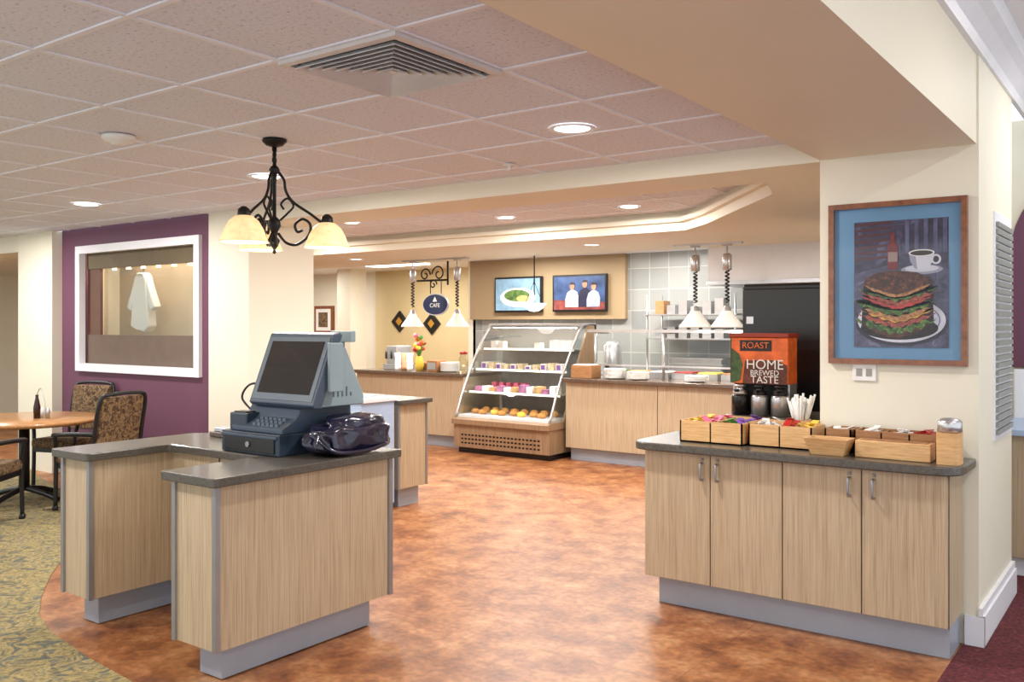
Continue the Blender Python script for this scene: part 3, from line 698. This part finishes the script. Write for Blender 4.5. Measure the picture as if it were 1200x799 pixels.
# ---------------- hanging sign ----------------
with G('hanging_cafe_sign'):
    y=9.6;x=-8.35
    tube('bracket_bar',[(x-.35,y,2.22),(x+.22,y,2.22)],.014,iron,sm=False)
    tube('bracket_post',[(x+.22,y,2.48),(x+.22,y,2.15)],.014,iron,sm=False)
    def spiral(cx,cz,r0,turn,sgn,n=22): return [(cx+sgn*(r0*(1-i/n*.8))*math.cos(i/n*turn),y,cz+(r0*(1-i/n*.8))*math.sin(i/n*turn)) for i in range(n+1)]
    tube('scroll_1',spiral(x-.2,2.30,.10,8,1),.011,iron,6,sm=False)
    tube('scroll_2',spiral(x+.05,2.31,.12,8,-1),.011,iron,6,sm=False)
    tube('scroll_3',spiral(x-.05,2.16,.07,8,1),.010,iron,6,sm=False)
    tube('link_1',[(x-.1,y,2.22),(x-.1,y,2.03)],.006,iron,sm=False); tube('link_2',[(x+.1,y,2.22),(x+.1,y,2.03)],.006,iron,sm=False)
    prism('oval_rim',ellpts(x,1.88,.235,.155,36),'Y',y-.012,y+.012,mat('sign_silver',(190,190,196),.3,.3))
    prism('oval_board',ellpts(x,1.88,.22,.14,36),'Y',y-.02,y+.02,mat('sign_navy',(26,36,70),.4))
    prism('sign_logo',[(x-.04,1.92),(x,1.99),(x+.04,1.92)],'Y',y-.023,y-.02,paper)
    text('sign_text','CAFE',(x,y-.022,1.865),.08,paper)

# ---------------- TVs ----------------
def tv(xa,xb):
    z0,z1=1.79,2.34; y=11.36
    box('bezel',xa,xb,y,y+.05,z0,z1,black,.008)
    box('bracket',(xa+xb)/2-.1,(xa+xb)/2+.1,y+.05,11.419,(z0+z1)/2-.1,(z0+z1)/2+.1,iron)
def em(n,c,e=.5,var=.3,vs=9): return mat(n,c,.3,emis=e,ecol=c,var=var,vscale=vs)
with G('wall_television'):
    xa,xb=-8.66,-7.76; tv(xa,xb); y=11.36
    box('picture',xa+.03,xb-.03,y-.003,y,1.82,2.31,em('tv_bluegrey',(120,150,170)))
    flatY('plate',ellpts(-8.2,2.02,.34,.15),y-.004,em('tv_white',(205,205,198)),.001)
    flatY('salad',ellpts(-8.22,2.05,.24,.09),y-.006,em('tv_green',(80,106,54),.3,.7,24),.001)
    flatY('garnish',ellpts(-8.1,2.0,.12,.05),y-.008,em('tv_straw',(190,160,100),.4,.5,20),.001)
with G('wall_television'):
    xa,xb=-7.56,-6.62; tv(xa,xb); y=11.36
    box('picture',xa+.03,xb-.03,y-.003,y,1.82,2.31,em('tv_blue',(54,74,112),.4,.6,6))
    flatY('counter',[(xa+.03,1.82),(xb-.03,1.82),(xb-.03,1.93),(xa+.03,1.97)],y-.004,em('tv_red',(120,60,54),.3,.6,12),.001)
    for i,(cx,c,dz) in enumerate([(-7.20,(215,215,215),0),(-6.98,(36,36,56),.03),(-6.83,(150,156,180),-.01)]):
        flatY('figure_body_%d'%(i+1),[(cx-.12,1.86),(cx+.10,1.86),(cx+.11,2.0+dz),(cx+.08,2.08+dz),(cx+.03,2.11+dz),(cx-.03,2.11+dz),(cx-.09,2.07+dz),(cx-.12,1.98+dz)],y-.006-i*.002,em('tv_cloth%d'%i,c),.001)
        flatY('figure_head_%d'%(i+1),ellpts(cx,2.165+dz,.042,.055),y-.013,em('tv_skin',(170,120,96)),.001)
        flatY('figure_hair_%d'%(i+1),ellpts(cx,2.19+dz,.045,.036,16,0,math.pi),y-.015,em('tv_hair',(50,36,30)),.001)

def diamond(x,z,s):
    with G('diamond_wall_art'):
        prism('panel',[(x,z-s),(x+s,z),(x,z+s),(x-s,z)],'Y',12.46,12.5,black)
        prism('motif',[(x,z-s*.4),(x+s*.4,z),(x,z+s*.4),(x-s*.4,z)],'Y',12.45,12.46,mat('gold_leaf',(200,150,60),.4,.4))
diamond(-11.75,1.66,.20); diamond(-10.95,1.62,.20)
with G('framed_print'):
    boxes('frame',[(-14.2,-13.65,12.55,12.6,1.42,1.98)],framewood); box('mat',-14.14,-13.71,12.54,12.55,1.48,1.92,paper); box('print',-14.06,-13.79,12.535,12.54,1.55,1.85,fabric)

# ---------------- kitchen back line ----------------
with G('kitchen_worktable'):
    box('top',-9.0,-3.0,10.85,11.45,.88,.92,steel,.004); box('lower_shelf',-9.0,-3.0,10.9,11.4,.25,.28,steel)
    for i,x in enumerate([-8.95,-7,-5,-3.05]): cyl('leg_%d'%(i+1),x,10.9,0,.88,.025,steel,12); cyl('leg_back_%d'%(i+1),x,11.38,0,.88,.025,steel,12)
with G('range_hood'):
    prism('canopy',[(9.9,2.10),(9.9,2.5),(10.1,2.615),(11.45,2.615),(11.45,2.10)],'X',-4.4,-1.6,white)
    box('rim',-4.42,-1.58,9.88,11.47,2.06,2.10,steel)
with G('kitchen_shelf_rack'):
    for i,x in enumerate([-5.75,-4.5]):
        for j,yy_ in enumerate([10.95,11.4]): cyl('post_%d_%d'%(i,j),x,yy_,.92,2.0,.012,steel,10)
    boxes('shelves',[(-5.78,-4.47,10.92,11.43,z,z+.02) for z in (1.4,1.72)],steel)
    it=[];it2=[]
    for z in (1.42,1.74):
        x=-5.65
        while x<-4.65:
            h=random.uniform(.08,.2); (it if random.random()<.35 else it2).append((x,x+.12,11.0,11.2,z,z+h)); x+=.17
    boxes('containers',it,bamboo2); boxes('containers_steel',it2,steel)
with G('steam_pan_stack'):
    boxes('pans',[(-5.4,-4.7,10.98,11.35,.921+i*.08,.985+i*.08) for i in range(3)],steel)
    boxes('rims',[(-5.43,-4.67,10.96,11.37,.985+i*.08,1.001+i*.08) for i in range(3)],steel)
with G('steam_table_pans'):
    for i in range(4): box('pan_%d'%(i+1),-8.6+i*.42,-8.25+i*.42,10.95,11.35,.921,1.03,steel,.01)
with G('coffee_urn'):
    lathe('urn',[(.12,0),(.13,.05),(.13,.38),(.09,.44),(.02,.47)],(-6.4,11.15,.921),steel,24); box('spout',-6.42,-6.38,10.97,11.03,1.0,1.05,black)
with G('range_cooktop'):
    box('body',-4.2,-3.1,10.0,10.75,0.0,.92,steel,.01); box('backguard',-4.2,-3.1,10.7,10.75,.92,1.15,steel,.004); boxes('grates',[(-4.1+i*.26,-3.9+i*.26,10.1,10.6,.92,.94) for i in range(4)],black)
with G('beverage_cooler'):
    box('cabinet',-2.82,-1.62,7.0,7.7,.05,1.92,black,.02)
    box('front_door',-2.80,-1.64,6.975,7.0,.12,1.88,mat('gloss_black',(12,12,14),.3),.008)
    box('badge',-2.77,-2.71,6.968,6.975,1.60,1.66,steel,.002)
    box('feet',-2.78,-1.66,7.03,7.67,0,.05,black)
with G('beverage_counter'):
    box('carcass',-2.64,-1.58,6.33,6.93,.12,.885,wood,.003); box('kick',-2.6,-1.6,6.38,6.9,0,.12,kick)
    box('countertop',-2.68,-1.57,6.29,6.96,.885,.93,stone,.006)
with G('coffee_dispenser_stand'):
    box('rack_back',-2.66,-2.24,6.60,6.64,.931,1.16,black,.004)
    boxes('rack_sides',[(-2.67,-2.655,6.46,6.62,.931,1.16),(-2.255,-2.24,6.46,6.62,.931,1.16)],steel)
    box('sign_panel',-2.67,-2.24,6.42,6.62,1.16,1.50,orange,.006)
    prism('sign_side',[(6.42,1.16),(6.62,1.16),(6.62,1.50),(6.42,1.50)],'X',-2.676,-2.671,mat('sign_green',(60,90,50),.5))
    box('sign_cap',-2.68,-2.23,6.40,6.64,1.50,1.53,mat('sign_redbrown',(150,50,28),.5),.006)
    box('sign_label',-2.60,-2.36,6.416,6.42,1.40,1.48,mat('label_black',(30,24,22),.5))
    prism('sign_leaf',[(-2.665,1.16),(-2.60,1.18),(-2.58,1.30),(-2.61,1.38),(-2.665,1.42)],'Y',6.416,6.42,mat('sign_leafgreen',(60,84,44),.5,var=.5,vscale=30))
    prism('sign_dark_band',[(-2.58,1.16),(-2.245,1.16),(-2.245,1.30),(-2.33,1.335),(-2.56,1.33)],'Y',6.4165,6.42,mat('sign_umber',(96,46,28),.5,var=.5,vscale=20))
    text('sign_heading','ROAST',(-2.48,6.412,1.44),.065,orange)
    text('sign_home','HOME',(-2.41,6.410,1.30),.10,paper); text('sign_brewed','BREWED',(-2.41,6.410,1.24),.055,paper); text('sign_taste','TASTE',(-2.41,6.410,1.19),.075,paper)
    for i,x in enumerate([-2.60,-2.45,-2.30]):
        lathe('airpot_%d'%(i+1),[(.062,0),(.062,.13),(.055,.15)],(x,6.42,.931),[mat('urn_black',(24,24,26),.2),steel,steel][i],20)
        lathe('airpot_cap_%d'%(i+1),[(.055,.15),(.045,.175),(.03,.18),(.03,.205),(.045,.21),(.03,.222)],(x,6.42,.931),[steel,black,black][i],20)
        box('airpot_spout_%d'%(i+1),x-.012,x+.012,6.33,6.38,1.10,1.12,black,.003)

# ---------------- chandelier ----------------
with G('chandelier'):
    cx,cy=-3.94,3.20
    lathe('canopy',[(.065,2.598),(.065,2.585),(.045,2.565),(.015,2.555)],(cx,cy,0),iron,24)
    tube('stem',[(cx,cy,2.57),(cx,cy,2.44)],.009,iron,sm=False)
    for i in range(4):
        z=2.545-i*.03
        pts=[(cx+(.012*math.cos(a) if i%2 else 0),cy+(0 if i%2 else .012*math.cos(a)),z+.018*math.sin(a)) for a in [2*math.pi*k/12 for k in range(13)]]
        tube('chain_link_%d'%(i+1),pts,.004,iron,6,sm=False)
    lathe('column',[(.004,2.46),(.02,2.45),(.03,2.43),(.014,2.41),(.010,2.36),(.010,2.18),(.03,2.16),(.036,2.13),(.02,2.10),(.014,2.07),(.03,2.05),(.02,2.02),(.006,2.0),(.012,1.985),(0,1.975)],(cx,cy,0),iron,20)
    # arm headings in world degrees
    for i,th in enumerate([50.2,-71.8,157.0]):
        t=math.radians(th); ux,uy=math.cos(t),math.sin(t)
        def Q(r,z): return (cx+ux*r,cy+uy*r,z)
        tube('upper_arm_%d'%(i+1),[Q(.015,2.43),Q(.05,2.38),Q(.06,2.32),Q(.10,2.26),Q(.19,2.20),Q(.26,2.15),Q(.28,2.17)],.0075,iron,8)
        tube('lower_arm_%d'%(i+1),[Q(.02,2.09),Q(.06,2.04),Q(.12,2.03),Q(.18,2.08),Q(.19,2.14),Q(.15,2.17),Q(.11,2.14),Q(.12,2.10),Q(.15,2.11)],.0075,iron,8)
        tube('scroll_%d'%(i+1),[Q(.03,2.16),Q(.07,2.20),Q(.10,2.24),Q(.07,2.28),Q(.035,2.25),Q(.05,2.22)],.006,iron,8)
        lathe('holder_%d'%(i+1),[(.012,2.20),(.03,2.185),(.035,2.15),(.03,2.14)],(cx+ux*.28,cy+uy*.28,0),iron,18)
        shell('shade_%d'%(i+1),[(.025,2.155),(.045,2.15),(.075,2.125),(.10,2.08),(.115,2.035),(.125,2.015),(.118,2.017),(.09,2.08),(.06,2.125)],(cx+ux*.28,cy+uy*.28,0),shadem,32)
        ell('bulb_%d'%(i+1),(cx+ux*.28,cy+uy*.28,2.08),(.03,.03,.04),heatglow,12,8)
        light('chandelier_bulb',(cx+ux*.28,cy+uy*.28,2.0),4,.06,(1,.85,.62),kind='POINT')

# ---------------- ceiling fixtures ----------------
with G('ceiling_air_vent'):
    vx,vy=-2.445,2.555
    box('throat_shade_sheet',vx-.285,vx+.285,vy-.285,vy+.285,2.592,2.5935,black)  # flat black sheet stands in for the shade behind the louvers
    def ring(name,ho,hi,zo,zi,m,th=.004):
        V=[]
        for h,z in ((ho,zo),(hi,zi),(hi,zi+th),(ho,zo+th)):
            V+=[(vx-h,vy-h,z),(vx+h,vy-h,z),(vx+h,vy+h,z),(vx-h,vy+h,z)]
        F=[]
        for l in range(4):
            a=4*l;b=4*((l+1)%4)
            for k in range(4): F.append((a+k,a+(k+1)%4,b+(k+1)%4,b+k))
        mesh(name,V,F,m)
    vm=mat('vent_metal',(210,206,204),.5)
    ring('outer_flange',.305,.275,2.578,2.576,vm,.015)
    for i in range(7):
        h=.262-i*.036; ring('louver_%d'%(i+1),h,h-.020,2.564,2.584,vm)
    box('centre_plate',vx-.015,vx+.015,vy-.015,vy+.015,2.57,2.59,vm)
def downlight(x,y,z,e,r=.1):
    with G('recessed_downlight'):
        shell('trim_ring',[(r+.02,z),(r+.018,z-.006),(r,z-.006),(r-.01,z)],(x,y,0),white,28)
        lathe('lens',[(r-.005,z-.001),(0,z-.003)],(x,y,0),lampw,24)
    light('downlight_lamp',(x,y,z-.02),e,r*1.7)
E=34
for (x,y) in [(-2.48,3.91),(-4.95,3.95),(-7.3,3.98),(-9.7,4.0),(-12.2,4.0),(-3.1,0.9),(-5.5,1.2),(-8,1.2),(-10.8,1.5),(-13.5,2.5)]: downlight(x,y,2.594,E)  # lamps nearer than the main row are unseen, added to light the room
for (x,y) in [(-3.96,7.2),(-5.35,7.2),(-6.9,6.6),(-8.4,7.2),(-4.4,6.2)]: downlight(x,y,2.654,E,.085)
for (x,y) in [(-2.4,8.4),(-5.2,8.6),(-8.9,8.6),(-11.5,8.3)]: downlight(x,y,2.48,E*.8,.085)
for (x,y) in [(-7.6,10.6),(-5.6,10.6),(-10.6,11.2),(-13.5,11.0)]:
    with G('ceiling_light_panel'):
        box('lens',x-.6,x+.6,y-.15,y+.15,2.595,2.618,lampw)
    light('panel_lamp',(x,y,2.58),50,1.2,(1,.98,.95),'RECTANGLE',.3)
for (x,y) in [(.6,1.5),(.6,4.0),(0.0,6.0)]: downlight(x,y,3.1,18)
with G('smoke_detector'):
    lathe('body',[(.085,2.594),(.085,2.58),(.07,2.565),(.045,2.562),(.04,2.55),(0,2.548)],(-4.52,2.64,0),paper,26)
with G('sprinkler_head'):
    lathe('cover',[(.04,2.594),(.04,2.588),(.01,2.585),(.01,2.56),(.025,2.557),(0,2.555)],(-3.35,4.55,0),paper,16)

# ---------------- dining set ----------------
with G('dining_table'):
    tx,ty=-8.4,4.0
    lathe('top',[(0,.71),(.63,.71),(.65,.725),(.65,.74),(.64,.75),(0,.75)],(tx,ty,0),tablewood,48)
    cyl('pedestal',tx,ty,.1,.71,.045,black)
    for a in range(4):
        t=a*math.pi/2+.4; tube('foot_%d'%(a+1),[(tx,ty,.12),(tx+.2*math.cos(t),ty+.2*math.sin(t),.08),(tx+.36*math.cos(t),ty+.36*math.sin(t),.03)],.025,black)
with G('condiment_caddy'):
    lathe('bottle',[(.028,0),(.03,.1),(.02,.15),(.012,.19),(.014,.21),(0,.215)],(-8.27,4.05,.751),mat('bottle_dark',(50,24,20),.2),16)
    lathe('shaker',[(.02,0),(.022,.06),(.012,.09),(0,.095)],(-8.22,4.12,.751),steel,14); lathe('shaker_2',[(.02,0),(.022,.06),(.012,.09),(0,.095)],(-8.33,4.12,.751),paper,14)
    tube('wire_loop',[(-8.36,4.08,.76),(-8.36,4.08,.9),(-8.27,4.08,1.02),(-8.19,4.08,.9),(-8.19,4.08,.76)],.004,steel)
def chair(loc,rot):
    with G('dining_chair',loc,rot,True):
        box('seat',-.25,.25,-.26,.22,.40,.49,fabric,.03,3)
        box('seat_rail',-.24,.24,-.24,.22,.36,.405,black,.005)
        prism('back_pad',[(.20,.54),(.235,.54),(.31,.95),(.30,.98),(.265,.98),(.245,.94)],'X',-.22,.22,fabric,.012)
        tube('back_frame',[(-.25,.24,.02),(-.25,.22,.45),(-.25,.25,.7),(-.24,.30,.95),(-.15,.315,1.0),(.15,.315,1.0),(.24,.30,.95),(.25,.25,.7),(.25,.22,.45),(.25,.24,.02)],.017,black,8)
        tube('leg_left',[(-.24,-.23,.02),(-.24,-.22,.45),(-.27,-.20,.64)],.018,black); tube('leg_right',[(.24,-.23,.02),(.24,-.22,.45),(.27,-.20,.64)],.018,black)
        tube('arm_left',[(-.27,-.22,.645),(-.28,0,.665),(-.25,.25,.67)],.02,black); tube('arm_right',[(.27,-.22,.645),(.28,0,.665),(.25,.25,.67)],.02,black)
        for i,(x,y) in enumerate([(-.25,.24),(.25,.24),(-.24,-.23),(.24,-.23)]): lathe('caster_%d'%(i+1),[(.022,0),(.026,.01),(.026,.03),(.015,.045)],(x,y,0.0),black,12)
chair((-8.75,4.62,.006),math.radians(18))
chair((-7.55,4.22,.006),math.radians(-78))
chair((-7.65,3.28,.006),math.radians(-140))

# ---------------- world & camera ----------------
w=bpy.data.worlds.new('World'); S.world=w; w.use_nodes=True
bg=w.node_tree.nodes['Background']; bg.inputs[0].default_value=(.90,.95,1,1); bg.inputs[1].default_value=1.4
cam=bpy.data.cameras.new('Camera'); co=bpy.data.objects.new('Camera',cam); COL.objects.link(co)
co.location=(0,0,1.59); co.rotation_euler=(math.pi/2,0,math.radians(36.2)); cam.lens=31.8; cam.sensor_width=36; cam.shift_y=-18.5/1200
cam.clip_start=.05; S.camera=co
S.view_settings.view_transform='Standard'
S.view_settings.exposure=0.18
